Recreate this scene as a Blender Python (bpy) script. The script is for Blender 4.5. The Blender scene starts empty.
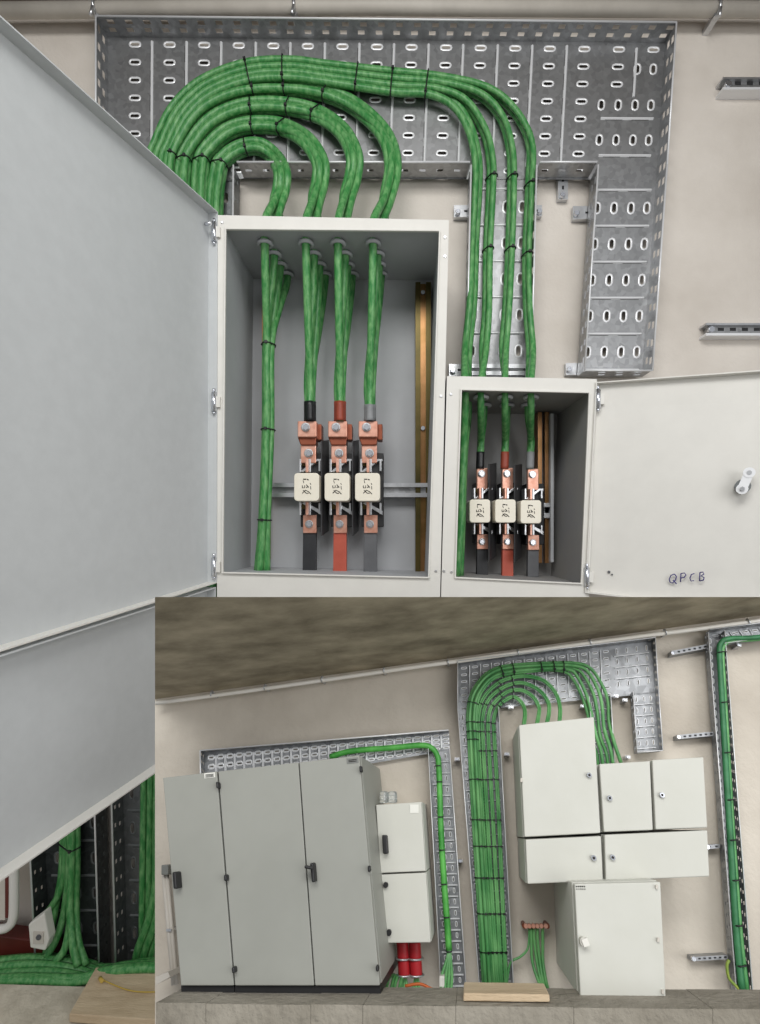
import bpy, math, random
from mathutils import Vector
random.seed(5)
R = random.Random(11)
COL = bpy.context.scene.collection
F, PX, PY = 500.0, 395.0, 530.0          # focal length and principal point in pixels

# ---------------------------------------------------------------- reference planes
class Frame:
    """a wall plane; P(px,py,h) is the point of the plane raised h metres off the wall that shows at pixel px,py"""
    def __init__(s, n, D):
        s.u = Vector(n).normalized(); s.D = D
    def P(s, px, py, h=0.0):
        r = Vector(((px-PX)/F, 1.0, -(py-PY)/F))
        return r*((s.D-h)/s.u.dot(r))
    def off(s, p, dh):                     # move a world point dh metres off the wall
        return p - s.u*dh
    def px(s, h=0.0):                      # metres per pixel around the centre
        return (s.D-h)/F
M_ = Frame((0, 1, 0), 1.29)
VX, VY = 472.0, 831.0
I_ = Frame(((VX-PX)/F, 1.0, -(VY-PY)/F), 0.60)

# ---------------------------------------------------------------- materials
def mat(name, c, rough=.5, metal=0., c2=None, scale=8., bump=0., bscale=60., lo=.35, hi=.65, stretch=None, detail=4., voro=False, spec=None, alpha=None):
    m = bpy.data.materials.new(name); m.use_nodes = True
    nt = m.node_tree; b = nt.nodes['Principled BSDF']
    def lin(v): return tuple((x/255/12.92 if x/255 <= .04045 else ((x/255+.055)/1.055)**2.4) for x in v)+(1,)
    b.inputs['Base Color'].default_value = lin(c)
    b.inputs['Roughness'].default_value = rough; b.inputs['Metallic'].default_value = metal
    if spec is not None: b.inputs['Specular IOR Level'].default_value = spec
    tc = nt.nodes.new('ShaderNodeTexCoord'); mp = nt.nodes.new('ShaderNodeMapping')
    nt.links.new(tc.outputs['Object'], mp.inputs[0])
    if stretch: mp.inputs['Scale'].default_value = stretch
    if c2 is not None:
        if voro:
            n = nt.nodes.new('ShaderNodeTexVoronoi'); n.inputs['Scale'].default_value = scale; out = n.outputs['Color']
        else:
            n = nt.nodes.new('ShaderNodeTexNoise'); n.inputs['Scale'].default_value = scale; n.inputs['Detail'].default_value = detail
            n.inputs['Roughness'].default_value = .6; out = n.outputs['Fac']
        nt.links.new(mp.outputs[0], n.inputs['Vector'])
        r = nt.nodes.new('ShaderNodeValToRGB')
        r.color_ramp.elements[0].position = lo; r.color_ramp.elements[1].position = hi
        r.color_ramp.elements[0].color = lin(c); r.color_ramp.elements[1].color = lin(c2)
        nt.links.new(out, r.inputs[0]); nt.links.new(r.outputs[0], b.inputs['Base Color'])
    if bump:
        n2 = nt.nodes.new('ShaderNodeTexNoise'); n2.inputs['Scale'].default_value = bscale; n2.inputs['Detail'].default_value = 6
        nt.links.new(mp.outputs[0], n2.inputs['Vector'])
        bp = nt.nodes.new('ShaderNodeBump'); bp.inputs['Strength'].default_value = bump; bp.inputs['Distance'].default_value = .004
        nt.links.new(n2.outputs['Fac'], bp.inputs['Height']); nt.links.new(bp.outputs[0], b.inputs['Normal'])
    if alpha is not None:
        b.inputs['Transmission Weight'].default_value = alpha
    return m
MT = dict(
 plaster = mat('plaster', (206,198,188), .9, c2=(224,217,208), scale=3., bump=.25, bscale=120),
 plaster_in = mat('plaster_inset', (182,173,160), .9, c2=(214,206,193), scale=7., bump=.2, bscale=200, lo=.3, hi=.7),
 ceil = mat('ceiling_concrete_main', (84,74,64), .9, c2=(116,104,92), scale=5., bump=.3),
 ceil_in = mat('ceiling_concrete', (128,119,99), .9, c2=(206,194,168), scale=9., bump=.6, bscale=9, stretch=(2.2,3.5,3), lo=.3, hi=.85, detail=8.),
 galv = mat('galvanised_steel', (150,151,152), .4, .8, c2=(172,173,175), scale=90., voro=True, lo=.1, hi=.9),
 galv_in = mat('galvanised_steel_small', (128,130,132), .42, .7, c2=(160,162,165), scale=160., voro=True, lo=.1, hi=.9),
 bright = mat('bright_steel_edge', (235,236,238), .35, .25),
 dark = mat('dark_slot', (38,38,40), .8),
 steel = mat('steel', (190,192,195), .3, .8, c2=(215,216,218), scale=30.),
 zinc = mat('zinc_bolt', (215,218,225), .2, .9),
 grey = mat('grey_paint', (196,199,200), .6, c2=(200,203,204), scale=40., bump=.03, bscale=700, spec=.25),
 grey2 = mat('grey_cabinet_paint', (148,149,142), .5, c2=(155,156,149), scale=12., spec=.3),
 white = mat('white_paint', (218,216,210), .5, c2=(222,220,214), scale=20., bump=.03, bscale=700, spec=.25),
 white_in = mat('white_cabinet_paint', (200,200,191), .5, c2=(205,205,197), scale=20., spec=.25),
 steeld = mat('dull_and_shaded_steel', (112,116,116), .5, .4),  # tray rims dimmed to stand for shade; also the lock barrel
 galvm = mat('shaded_galvanised_steel', (108,111,112), .45, .7, c2=(128,131,132), scale=90., voro=True, lo=.1, hi=.9),  # shade behind the grey doors put into the long tray's steel colour
 innerd = mat('shadow_grey_inside', (146,146,148), .65, c2=(154,152,148), scale=8.),  # inside paint darkened to stand for shade in the smaller box
 galvd = mat('shaded_tray_steel', (62,66,66), .5, .6, c2=(84,90,90), scale=90., voro=True, lo=.1, hi=.9),  # tray steel darkened to stand for the shade under the lower door
 inner = mat('enclosure_inside', (176,178,181), .6, c2=(184,186,189), scale=8.),
 green = mat('green_jacket', (58,132,68), .38, c2=(136,188,126), scale=120., stretch=(1,1,.3), lo=.4, hi=.8, detail=6., spec=.4),  # pale flecks put the sheath's glare into the jacket colour
 green_in = mat('green_jacket_small', (66,136,74), .45, c2=(122,184,116), scale=60., stretch=(1,1,.4), lo=.35, hi=.75),
 green_dk = mat('dark_green_jacket', (34,100,58), .5, c2=(60,130,84), scale=60.),
 green2 = mat('bright_green_jacket', (52,140,52), .45, c2=(96,184,84), scale=60.),
 yellowgreen = mat('green_yellow_jacket', (90,130,50), .5, c2=(150,160,60), scale=50.),
 black = mat('black_plastic', (22,22,24), .5, c2=(30,30,32), scale=30.),
 tape = mat('black_tape', (24,25,27), .35, c2=(40,41,44), scale=30.),
 red = mat('red_insulation', (172,76,58), .5, c2=(186,88,68), scale=30.),
 redtape = mat('red_tape', (142,62,44), .5, c2=(160,72,52), scale=30.),
 greyins = mat('grey_insulation', (88,89,92), .5, c2=(98,99,102), scale=30.),
 greytape = mat('grey_tape', (128,130,132), .5, c2=(142,144,146), scale=30.),
 blackins = mat('black_insulation', (34,35,38), .5, c2=(44,45,48), scale=30.),
 copper = mat('copper', (206,146,124), .34, .5, c2=(234,184,164), scale=40.),
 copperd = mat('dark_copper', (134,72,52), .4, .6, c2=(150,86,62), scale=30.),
 brass = mat('passivated_zinc', (130,100,58), .3, .8, c2=(170,126,86), scale=9., stretch=(1,1,1.2)),
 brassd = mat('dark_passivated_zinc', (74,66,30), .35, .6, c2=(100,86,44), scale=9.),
 ceramic = mat('cream_ceramic', (236,229,212), .35, c2=(240,234,219), scale=30.),
 ink = mat('black_print', (40,36,34), .8),
 pen = mat('blue_pen', (66,60,120), .8),
 smoke = mat('smoked_barrier', (52,52,54), .35, c2=(62,62,64), scale=20.),
 pipe = mat('grey_pipe', (196,190,180), .5, c2=(208,202,192), scale=14.),
 pale_pipe = mat('pale_pipe', (232,228,218), .5, c2=(238,234,226), scale=14.),
 conc = mat('kerb_concrete', (128,122,110), .95, c2=(158,152,140), scale=28., bump=.7, bscale=160, lo=.3, hi=.75, detail=8.),
 floor = mat('floor_concrete', (186,177,160), .95, c2=(212,203,186), scale=22., bump=.5, bscale=120, detail=8.),
 wood = mat('raw_board', (192,170,140), .8, c2=(212,192,162), scale=14., stretch=(1,5,5), bump=.4, bscale=90, detail=6.),
 redhose = mat('red_corrugated_hose', (170,24,34), .5, c2=(190,36,44), scale=30.),
 redbox = mat('dark_red_plastic', (84,26,20), .5, c2=(96,32,26), scale=20.),
 glass = mat('clear_glass', (235,240,240), .12, alpha=.8),
 plug = mat('white_plastic', (218,216,208), .5, c2=(226,224,216), scale=20.),
 sticker = mat('sticker', (228,228,220), .6),
 greyplate = mat('grey_plate', (120,122,118), .5),
 orange = mat('orange_cable', (196,96,40), .5),
 yellow = mat('yellow_wire', (200,170,80), .5),
)

# ---------------------------------------------------------------- mesh building
class MB:
    def __init__(s): s.v=[]; s.f=[]; s.m=[]; s.sm=[]
    def add(s, v, f, mt, smooth=False):
        o=len(s.v); s.v += [Vector(x) for x in v]
        for a in f: s.f.append([o+i for i in a]); s.m.append(mt); s.sm.append(smooth)
        return s
    def hexa(s, a, b, mt):                 # a, b: two loops of the same length
        n=len(a); fs=[list(range(n))[::-1], [n+i for i in range(n)]]
        for i in range(n):
            j=(i+1)%n; fs.append([i,j,n+j,n+i])
        return s.add(list(a)+list(b), fs, mt)
    def prism(s, fr, poly, h0, h1, mt, ref=None):
        """outline poly (pixels, seen at height ref, default the front h1) standing from h0 to h1 off the wall"""
        ref = h1 if ref is None else ref
        b = [fr.P(x,y,ref) for x,y in poly]
        return s.hexa([fr.off(p, h0-ref) for p in b], [fr.off(p, h1-ref) for p in b], mt)
    def rect(s, fr, x0,y0,x1,y1,h0,h1,mt,ref=None):
        return s.prism(fr, [(x0,y1),(x1,y1),(x1,y0),(x0,y0)], h0,h1,mt,ref)
    def ringprism(s, fr, out, inn, h0, h1, mt, taper=None):
        o=[fr.P(x,y,h1) for x,y in out]; i=[fr.P(x,y,h1) for x,y in inn]
        ob=[fr.off(p,h0-h1) for p in o]; ib=[fr.off(p,h0-h1) for p in i]
        n=len(o); v=o+i+ob+ib; f=[]
        for k in range(n):
            j=(k+1)%n
            f += [[k,j,n+j,n+k],[2*n+j,2*n+k,3*n+k,3*n+j],[k,2*n+k,2*n+j,j],[n+j,3*n+j,3*n+k,n+k]]
        return s.add(v,f,mt)
    def tube(s, pts, r, mt, sides=8, closed=False, smooth=True):
        pts=[Vector(p) for p in pts]; n=len(pts)
        rr = r if isinstance(r,(list,tuple)) else [r]*n
        t0=(pts[1]-pts[0]).normalized()
        up=Vector((0,0,1)) if abs(t0.z)<.9 else Vector((1,0,0))
        nx=(up-t0*up.dot(t0)).normalized(); v=[];f=[]
        for i,p in enumerate(pts):
            if closed: t=(pts[(i+1)%n]-pts[i-1]).normalized()
            else: t=(pts[min(i+1,n-1)]-pts[max(i-1,0)]).normalized()
            nx=(nx-t*nx.dot(t)).normalized(); bn=t.cross(nx)
            for k in range(sides):
                a=2*math.pi*k/sides; v.append(p+(nx*math.cos(a)+bn*math.sin(a))*rr[i])
        for i in range(n if closed else n-1):
            j=(i+1)%n
            for k in range(sides):
                l=(k+1)%sides; f.append([i*sides+k,i*sides+l,j*sides+l,j*sides+k])
        s.add(v,f,mt,smooth)
        if not closed:
            o=len(s.v)-len(v)
            s.f.append([o+k for k in range(sides)][::-1]); s.m.append(mt); s.sm.append(False)
            s.f.append([o+(n-1)*sides+k for k in range(sides)]); s.m.append(mt); s.sm.append(False)
        return s
    def disc(s, fr, px,py,h0,h1,r,mt,sides=16, r1=None):  # cylinder standing off the wall, r in metres
        c=fr.P(px,py,h1)
        return s.tube([fr.off(c,h0-h1), fr.off(c,-(h1-h0)*.12), c], [r, r, (r if r1 is None else r1)*.9], mt, sides)
    def box(s, c, ax, ay, az, mt):         # centre and three half-axis vectors
        c=Vector(c); q=[(-1,-1),(1,-1),(1,1),(-1,1)]
        return s.hexa([c+ax*a+ay*b-az for a,b in q],[c+ax*a+ay*b+az for a,b in q],mt)
def smooth_path(pts, sub=6):
    pts=[Vector(p) for p in pts]
    if len(pts)<3: return pts
    out=[]; P=[pts[0]*2-pts[1]]+pts+[pts[-1]*2-pts[-2]]
    for i in range(1,len(P)-2):
        a,b,c,d=P[i-1],P[i],P[i+1],P[i+2]
        for k in range(sub):
            t=k/sub
            out.append(.5*((2*b)+(c-a)*t+(2*a-5*b+4*c-d)*t*t+(3*b-a-3*c+d)*t**3))
    out.append(pts[-1]); return out

class Part:
    def __init__(s, name, mb, kids=(), label=None, bevel=0, kind=None):
        s.name=name; s.mb=mb; s.kids=list(kids); s.label=label; s.bevel=bevel; s.kind=kind
def make_mesh(p, origin, parent):
    me=bpy.data.meshes.new(p.name)
    me.from_pydata([v-origin for v in p.mb.v], [], p.mb.f)
    names=[]
    for m in p.mb.m:
        if m not in names: names.append(m)
    for m in names: me.materials.append(MT[m])
    for i,poly in enumerate(me.polygons):
        poly.material_index=names.index(p.mb.m[i]); poly.use_smooth=p.mb.sm[i]
    me.update()
    o=bpy.data.objects.new(p.name, me); COL.objects.link(o)
    if parent: o.parent=parent
    if p.label: o['label']=p.label
    if p.kind: o['kind']=p.kind
    if p.bevel:
        b=o.modifiers.new('bevel','BEVEL'); b.width=p.bevel; b.segments=2; b.limit_method='ANGLE'
    for k in p.kids: make_mesh(k, origin, o)
    return o
def allv(p):
    v=list(p.mb.v)
    for k in p.kids: v+=allv(k)
    return v
def thing(name, label, cat, parts, group=None, kind=None, bevel=0):
    """parts: a list of Part (Empty at the base parents them) or one MB (the thing is that mesh)"""
    vs = parts.v if isinstance(parts, MB) else [v for p in parts for v in allv(p)]
    lo=[min(v[i] for v in vs) for i in range(3)]; hi=[max(v[i] for v in vs) for i in range(3)]
    org=Vector(((lo[0]+hi[0])/2,(lo[1]+hi[1])/2,lo[2]))
    if isinstance(parts, MB):
        o=make_mesh(Part(name,parts,bevel=bevel), org, None)
    else:
        o=bpy.data.objects.new(name,None); COL.objects.link(o); o.empty_display_size=.02
        for p in parts: make_mesh(p, org, o)
    o.location=org
    o['label']=label; o['category']=cat
    if group: o['group']=group
    if kind: o['kind']=kind
    return o
def struct(name, mb, label, cat):
    o=make_mesh(Part(name,mb), Vector((0,0,0)), None); o['kind']='structure'; o['label']=label; o['category']=cat; return o
ORD=['first','second','third','fourth','fifth','sixth','seventh','eighth','ninth','tenth','eleventh','twelfth']

# ---------------------------------------------------------------- perforated sheet + slots
def perforated(mb, fn, U, V, holes, mt):
    us=sorted(set([0,U]+[min(max(x,0),U) for h in holes for x in (h[0],h[2])]))
    vs=sorted(set([0,V]+[min(max(y,0),V) for h in holes for y in (h[1],h[3])]))
    idx={}; vv=[]; ff=[]
    def g(i,j):
        if (i,j) not in idx: idx[(i,j)]=len(vv); vv.append(fn(us[i],vs[j]))
        return idx[(i,j)]
    for i in range(len(us)-1):
        for j in range(len(vs)-1):
            cx=(us[i]+us[i+1])/2; cy=(vs[j]+vs[j+1])/2
            if any(h[0]<cx<h[2] and h[1]<cy<h[3] for h in holes): continue
            ff.append([g(i,j),g(i+1,j),g(i+1,j+1),g(i,j+1)])
    mb.add(vv,ff,mt)
def slot(mb, fn, nrm, x, y, w, h, mt='bright', ring=1.5, seg=4, up=.003):
    """a raised stadium rim round an oval hole; w, h half sizes of the hole in the sheet's units"""
    def loop(e, lift):
        a=max(w,h); b=min(w,h); L=a-b; r=b+e; pts=[]
        for side in (0,1):
            for k in range(seg+1):
                t=-math.pi/2+math.pi*k/seg+side*math.pi
                cx=(L if side==0 else -L)
                qx,qy=cx+r*math.cos(t), r*math.sin(t)
                pts.append((qx,qy) if w>=h else (-qy,qx))
        return [fn(x+qx,y+qy)+nrm*lift for qx,qy in pts]
    o=loop(ring,.0002); m=loop(ring*.45,up); i=loop(0,.0); n=len(o)
    f=[]
    for k in range(n):
        l=(k+1)%n; f+= [[k,l,n+l,n+k],[n+k,n+l,2*n+l,2*n+k]]
    mb.add(o+m+i,f,mt,True)
def bilin(q):
    def g(s,t):
        return ((q[0][0]*(1-s)+q[1][0]*s)*(1-t)+(q[3][0]*(1-s)+q[2][0]*s)*t, (q[0][1]*(1-s)+q[1][1]*s)*(1-t)+(q[3][1]*(1-s)+q[2][1]*s)*t)
    return g
def tray(fr, quad, U, V, hb, hf, slots, ribs, sides='TRBL', metal='galv', pitch=17.5, hw=3.2, hh=2.0, rows=(.36,.74), rim=2.0, seg=4, skip=None, rimmt='bright'):
    """quad: base corners TL TR BR BL in pixels at the base plane; U,V nominal size for slots/ribs. returns list of Parts"""
    bl=bilin(quad); fn=lambda u,v: fr.P(*bl(u/U,v/V),hb)
    nrm=-fr.u; base=MB()
    perforated(base, fn, U, V, [(x-w,y-h,x+w,y+h) for x,y,w,h in slots], metal)
    for x,y,w,h in slots: slot(base, fn, nrm, x,y,w,h, ring=rim, seg=seg, up=rim*.0009, mt=rimmt)
    for x0,y0,x1,y1 in ribs:               # embossed stiffening grooves
        vert=abs(x1-x0)<abs(y1-y0); w=rim*.7
        a=fn(x0,y0); b=fn(x1,y1); d=(b-a).normalized(); s_=d.cross(nrm).normalized()*(fr.px(hb)*w)
        up=nrm*(rim*.0014)
        base.add([a-s_,a+s_,b+s_,b-s_,a-s_*.3+up,a+s_*.3+up,b+s_*.3+up,b-s_*.3+up],[[0,1,5,4],[1,2,6,5],[2,3,7,6],[3,0,4,7],[4,5,6,7]],rimmt)
        L=(b-a).length; n=max(2,int(round(L/(fr.px(hb)*18*(rim/1.5)))));
        for k in range(n):                 # punched dashes along the groove
            c=a+(b-a)*((k+.5)/n)+s_*.9+nrm*.0004; q=d*(L/n*.33)
            base.add([c-q-s_*.35,c+q-s_*.35,c+q+s_*.35,c-q+s_*.35],[[0,1,2,3]],'dark')
    parts=[Part('base_panel',base)]
    cor={'T':((0,0),(U,0)),'R':((U,0),(U,V)),'B':((U,V),(0,V)),'L':((0,V),(0,0))}
    for sd in sides:
        spans=[(0,1)] if not skip or sd not in skip else skip[sd]
        for s0,s1 in spans:
            (ax,ay),(bx,by)=cor[sd]
            a=fn(ax+(bx-ax)*s0,ay+(by-ay)*s0); b=fn(ax+(bx-ax)*s1,ay+(by-ay)*s1); L=(b-a).length/fr.px(hb); H=hf-hb; mb=MB()
            f2=lambda u,v,a=a,b=b,L=L,H=H: a+(b-a)*(u/L)+nrm*(H*v)
            hl=[]; k=pitch*.5
            vv=hh*fr.px(hb)/H
            while k<L-pitch*.3:
                for i,rv in enumerate(rows):
                    kk=k+(pitch*.15*i); hl.append((kk-hw,rv-vv,kk+hw,rv+vv))
                k+=pitch
            perforated(mb,f2,L,1.0,hl,metal)
            # rolled front edge
            e0=f2(0,1); e1=f2(L,1); mb.tube([e0,e1],fr.px(hb)*.45*rim,'bright',6)
            parts.append(Part('side_flange',mb))
    return parts

# ================================================================= THE SWITCH CABINET WALL (upper, near view)
mb=MB(); mb.add([M_.P(-400,-60),M_.P(1200,-60),M_.P(1200,1200),M_.P(-400,1200)],[[0,1,2,3]],'plaster'); struct('wall_back',mb,'beige plastered wall behind the open steel switch boxes','wall')
zc=(PY-1)/F*1.29
mb=MB(); mb.add([(-2.05,1.29,zc),(2.08,1.29,zc),(2.08,.55,zc),(-2.05,.55,zc)],[[0,1,2,3]],'ceil'); struct('ceiling',mb,'dark concrete ceiling above the upper conduit','ceiling')
zf=-(986-PY)/F*1.29
mb=MB(); mb.add([(-2.05,1.32,zf),(1.2,1.32,zf),(1.2,.75,zf),(-2.05,.75,zf)],[[0,3,2,1]],'floor'); struct('floor',mb,'rough grey concrete floor under the heap of green cables','floor')

# conduit and its saddles
mb=MB(); mb.tube([M_.P(-40,11,.045),M_.P(380,7,.045),M_.P(800,10,.045)],.0165,'pipe',14)
thing('conduit_pipe','pale grey conduit running along the wall top above the wide perforated tray','pipe',mb)
for px,py,lb in ((97,9,'above the left end of the wide tray'),(295,8,'above the middle of the wide tray'),(716,10,'right of the wide tray near the ceiling')):
    mb=MB(); c=M_.P(px,py,.045); w=Vector((.006,0,0))
    ring=[c+Vector((0,math.cos(a)*.019,math.sin(a)*.019)) for a in [2*math.pi*k/14 for k in range(14)]]
    mb.tube(ring,.004,'steel',6,closed=True)
    mb.box(c+Vector((0,.02,-.014)),Vector((.007,0,0)),Vector((0,.0255,0)),Vector((0,0,.006)),'steel')
    mb.tube([c+Vector((0,-.018,-.012)),c+Vector((-.004,-.02,-.036))],.004,'steel',6)
    thing('pipe_clamp','steel saddle clamp holding the pale conduit, '+lb,'clamp',mb)

# wide horizontal tray
sl=[];rb=[]
ox,oy=108,37
for j in range(17):
    x=135+34.6*j-ox
    for k in range(8):
        y=44+17.9*k-oy
        if j>=14 and k>=(1 if j>=15 else 3): continue
        if x<550: sl.append((x,y,4.4,1.4))
    if j<15: rb.append((x+17,4,x+17,128))
for k,y in enumerate((62,99,135)):
    for x in (497,514,531,547): 
        if k>0 or x>530: sl.append((x,y-oy+2,1.9,4.2))
rb=[r for r in rb if r[0]<480]+[(497,78,550,78),(497,116,550,116),(529,6,529,56)]
quadH=[(108,37),(665,43),(656,180),(108,178)]
thing('cable_tray','wide horizontal galvanised perforated tray carrying green cables under the conduit','cable tray',
  tray(M_,quadH,557,141,.02,.072,sl,rb,'TRL'))
# (bottom flanges of the wide tray between the vertical runs)
quadR=[(590,180),(656,180),(642,377),(577,377)]
sl=[];rb=[]
for k in range(6):
    y=30+36*k-2
    for x in (9,26,43,59): sl.append((x,y-0,1.9,4.6))
    rb.append((5,y-18,62,y-18))
thing('cable_tray','right-hand vertical galvanised tray with no cables in it','cable tray',
  tray(M_,quadR,66,197,.02,.072,sl,rb,'LRB'))
quadM=[(468,180),(531,180),(525,400),(463,400)]
sl=[];rb=[]
for k in range(7):
    y=27+36*k-0
    for x in (8,22,39,55): 
        if y<215: sl.append((x,y,2.2,5))
    if y<230: rb.append((4,y-18,60,y-18))
thing('cable_tray','narrow vertical galvanised tray guiding green cables down to the smaller box','cable tray',
  tray(M_,quadM,63,220,.02,.072,sl,rb,'LR'))
quadL=[(108,180),(240,180),(232,985),(128,985)]
sl=[];rb=[]
for k in range(23):
    y=18+35*k
    for x in (10,28,46,64,82,100,118): sl.append((x,y,2,5))
    rb.append((5,y-17.5,125,y-17.5))
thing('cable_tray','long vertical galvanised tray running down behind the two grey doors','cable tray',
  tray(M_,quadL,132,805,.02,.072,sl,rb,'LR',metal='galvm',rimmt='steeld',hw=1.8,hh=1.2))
quadS=[(30,560),(100,560),(112,978),(52,978)]
sl=[];rb=[]
for k in range(12):
    y=18+35*k
    for x in (12,30,48): sl.append((x,y,1.9,4.6))
    rb.append((5,y-17.5,58,y-17.5))
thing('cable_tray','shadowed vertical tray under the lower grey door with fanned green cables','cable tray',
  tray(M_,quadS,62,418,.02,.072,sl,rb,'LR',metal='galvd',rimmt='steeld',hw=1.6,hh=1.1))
# return flange pieces of the wide tray as joining strips
for x0,x1,lb in ((237,470,'between the two bundles above the tall open box'),(540,597,'above the gap between the two right vertical trays')):
    mb=MB(); a=M_.P(x0*.957+PX*.043,178,.02); b=M_.P(x1*.957+PX*.043,178,.02)
    L=(b-a).length/M_.px(.02); fn=lambda u,v: a+(b-a)*(u/L)+Vector((0,-1,0))*(.055*v)
    hl=[];k=8
    while k<L-6: hl+=[(k-3,.42,k+3,.55)]; k+=17
    perforated(mb,fn,L,1,hl,'galv'); mb.tube([fn(0,1),fn(L,1)],.0026,'bright',6)
    thing('edge_strip','perforated steel flange strip '+lb,'strip',mb)

# brackets and struts on the wall
def bracket(x0,y0,x1,y1,label,vertical=False):
    mb=MB(); mb.rect(M_,x0,y0,x1,y1,.0,.016,'steel')
    n=max(2,int(max(x1-x0,y1-y0)/7))
    for k in range(n):
        t=(k+.5)/n
        if vertical: cx,cy=(x0+x1)/2,y0+(y1-y0)*t
        else: cx,cy=x0+(x1-x0)*t,(y0+y1)/2
        mb.rect(M_,cx-(1 if vertical else 1.8),cy-(1.8 if vertical else 1),cx+(1 if vertical else 1.8),cy+(1.8 if vertical else 1),.016,.0165,'dark')
    bolt=MB(); bx,by=(x0+4,(y0+y1)/2) if not vertical else ((x0+x1)/2,y1-5)
    bolt.disc(M_,bx,by,.016,.026,.007,'zinc',6)
    thing('mounting_bracket',label,'bracket',[Part('plate',mb,bevel=.0012),Part('bolt',bolt)])
bracket(454,205,470,217,'small steel bracket left of the narrow vertical tray')
bracket(536,205,542,216,'short steel bracket tab right of the narrow vertical tray')
bracket(558,176,568,199,'upright steel bracket hanging below the wide tray',True)
bracket(573,206,592,219,'steel bracket holding the upper left edge of the empty tray')
bracket(566,363,584,375,'steel bracket at the bottom of the empty vertical tray')
bracket(449,364,463,376,'steel bracket above the seam of the two open boxes')
mb=MB(); mb.rect(M_,463,364,527,368,.0,.03,'steel'); mb.rect(M_,463,371,527,375,.0,.03,'steel')
thing('mounting_bracket','steel crossbar under the narrow vertical tray just above the smaller box','bracket',mb)
for y,x0,lb in ((84,723,'upper'),(330,706,'lower')):
    mb=MB(); mb.rect(M_,x0,y-7,800,y+5,.0,.004,'steel'); mb.rect(M_,x0,y-7,800,y-5,.0,.03,'steel'); mb.rect(M_,x0,y+3,800,y+5.5,.0,.03,'bright')
    mb.rect(M_,x0+2,y-5,800,y+3,.004,.022,'galv')
    for k in range(7): mb.rect(M_,x0+12+k*12,y-2.3,x0+18+k*12,y+.8,.022,.0225,'dark')
    b=MB(); b.disc(M_,x0+6,y-1,.022,.032,.009,'zinc',6)
    thing('strut_rail',lb+' of the two short slotted steel rails on the bare wall beside the empty tray','rail',[Part('channel',mb),Part('bolt',b)])

# ---------------------------------------------------------------- enclosures
def painted_screw(mb,px,py,h): mb.disc(M_,px,py,h,h+.002,.003,'steel',10)
def hinge(px,py,h):
    mb=MB(); c=M_.P(px,py,h)
    mb.tube([c+Vector((0,0,-.02)),c+Vector((0,0,.02))],.0055,'zinc',10)
    mb.box(c+Vector((.006,.002,.0)),Vector((.007,0,0)),Vector((0,.004,0)),Vector((0,0,.011)),'white')
    mb.tube([c+Vector((0,0,.02)),c+Vector((0,0,.028))],.003,'zinc',8); mb.tube([c+Vector((0,0,-.02)),c+Vector((0,0,-.026))],.003,'zinc',8)
    return mb
def door_parts(hT,hB,oT,oB,Yh,Yo,ext,depth,side):
    """pan door. hT,hB hinge pixels, oT,oB far-edge pixels at depths Yh,Yo (front = inner rim)"""
    def W(p,Y): return Vector(((p[0]-PX)/F*Y,Y,-(p[1]-PY)/F*Y))
    a,b,c,d=W(hT,Yh),W(oT,Yo),W(oB,Yo),W(hB,Yh)
    b=a+(b-a)*ext; c=d+(c-d)*ext
    n=((b-a).cross(d-a)).normalized()
    if n.dot(-a)<0: n=-n                    # towards the viewer
    rim=[a,b,c,d]; skin=[p-n*depth for p in rim]; back=[p-n*(depth+.0015) for p in rim]
    cen=sum(rim,Vector())/4
    th=.0022
    inn=[]
    for i in range(4):
        p=rim[i]; e1=(rim[(i+1)%4]-p).normalized(); e2=(rim[i-1]-p).normalized()
        inn.append(p+(e1+e2)*th)
    pan=MB()
    pan.add(skin+back,[[0,1,2,3],[7,6,5,4]],'SK')
    si=[p-n*depth for p in inn]
    for i in range(4):
        j=(i+1)%4
        pan.add([rim[i],rim[j],inn[j],inn[i],back[i],back[j],si[j],si[i]],[[0,1,2,3],[0,4,5,1],[3,2,6,7]],'white' if i==2 else 'SK')  # bottom return made white to stand for light falling from above
    return pan,rim,n
def setm(mb,mt): mb.m=[mt if x=='SK' else x for x in mb.m]; return mb

H1=.24
# tall box
out1=[(218,215),(449,220),(440,600),(217,599)]; in1=[(226,229),(439,231),(428,577),(223,572)]
shell=MB(); shell.ringprism(M_,[(218,215),(449,220),(440,600),(217,599)],[(224,227),(441,229),(430,579),(221,574)],.0,H1-.004,'inner')
back=MB(); back.prism(M_,[(218,215),(449,220),(440,600),(217,599)],.0,.018,'inner',ref=H1-.004)
front=MB(); front.ringprism(M_,out1,in1,H1-.004,H1,'white')
for p in ((445,237),(441,396),(436,571),(222,222),(445,256)): painted_screw(front,p[0],p[1],H1)
lip=MB(); lip.ringprism(M_,[(p[0]+d[0],p[1]+d[1]) for p,d in zip(in1,[(-1.5,-1.5),(1.5,-1.5),(1.5,1.5),(-1.5,1.5)])],in1,H1,H1+.006,'white')
pan,rim,n=door_parts((218,212),(217,583),(0,15),(0,652),1.05,.617,1.12,.021,-1); setm(pan,'grey')
DR=(rim,n)
stud=MB(); c=M_.P(197,227,0); 
def on_door(rim,s,t,n,lift): return (rim[0]*(1-s)+rim[1]*s)*(1-t)+(rim[3]*(1-s)+rim[2]*s)*t+n*lift
c=on_door(rim,.045,.045,n,-.015); stud.tube([c,c+n*.014],.0035,'zinc',8)
dparts=Part('door',pan,[Part('stud',stud)],label='inner face of the tall grey door swung wide open')
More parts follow.
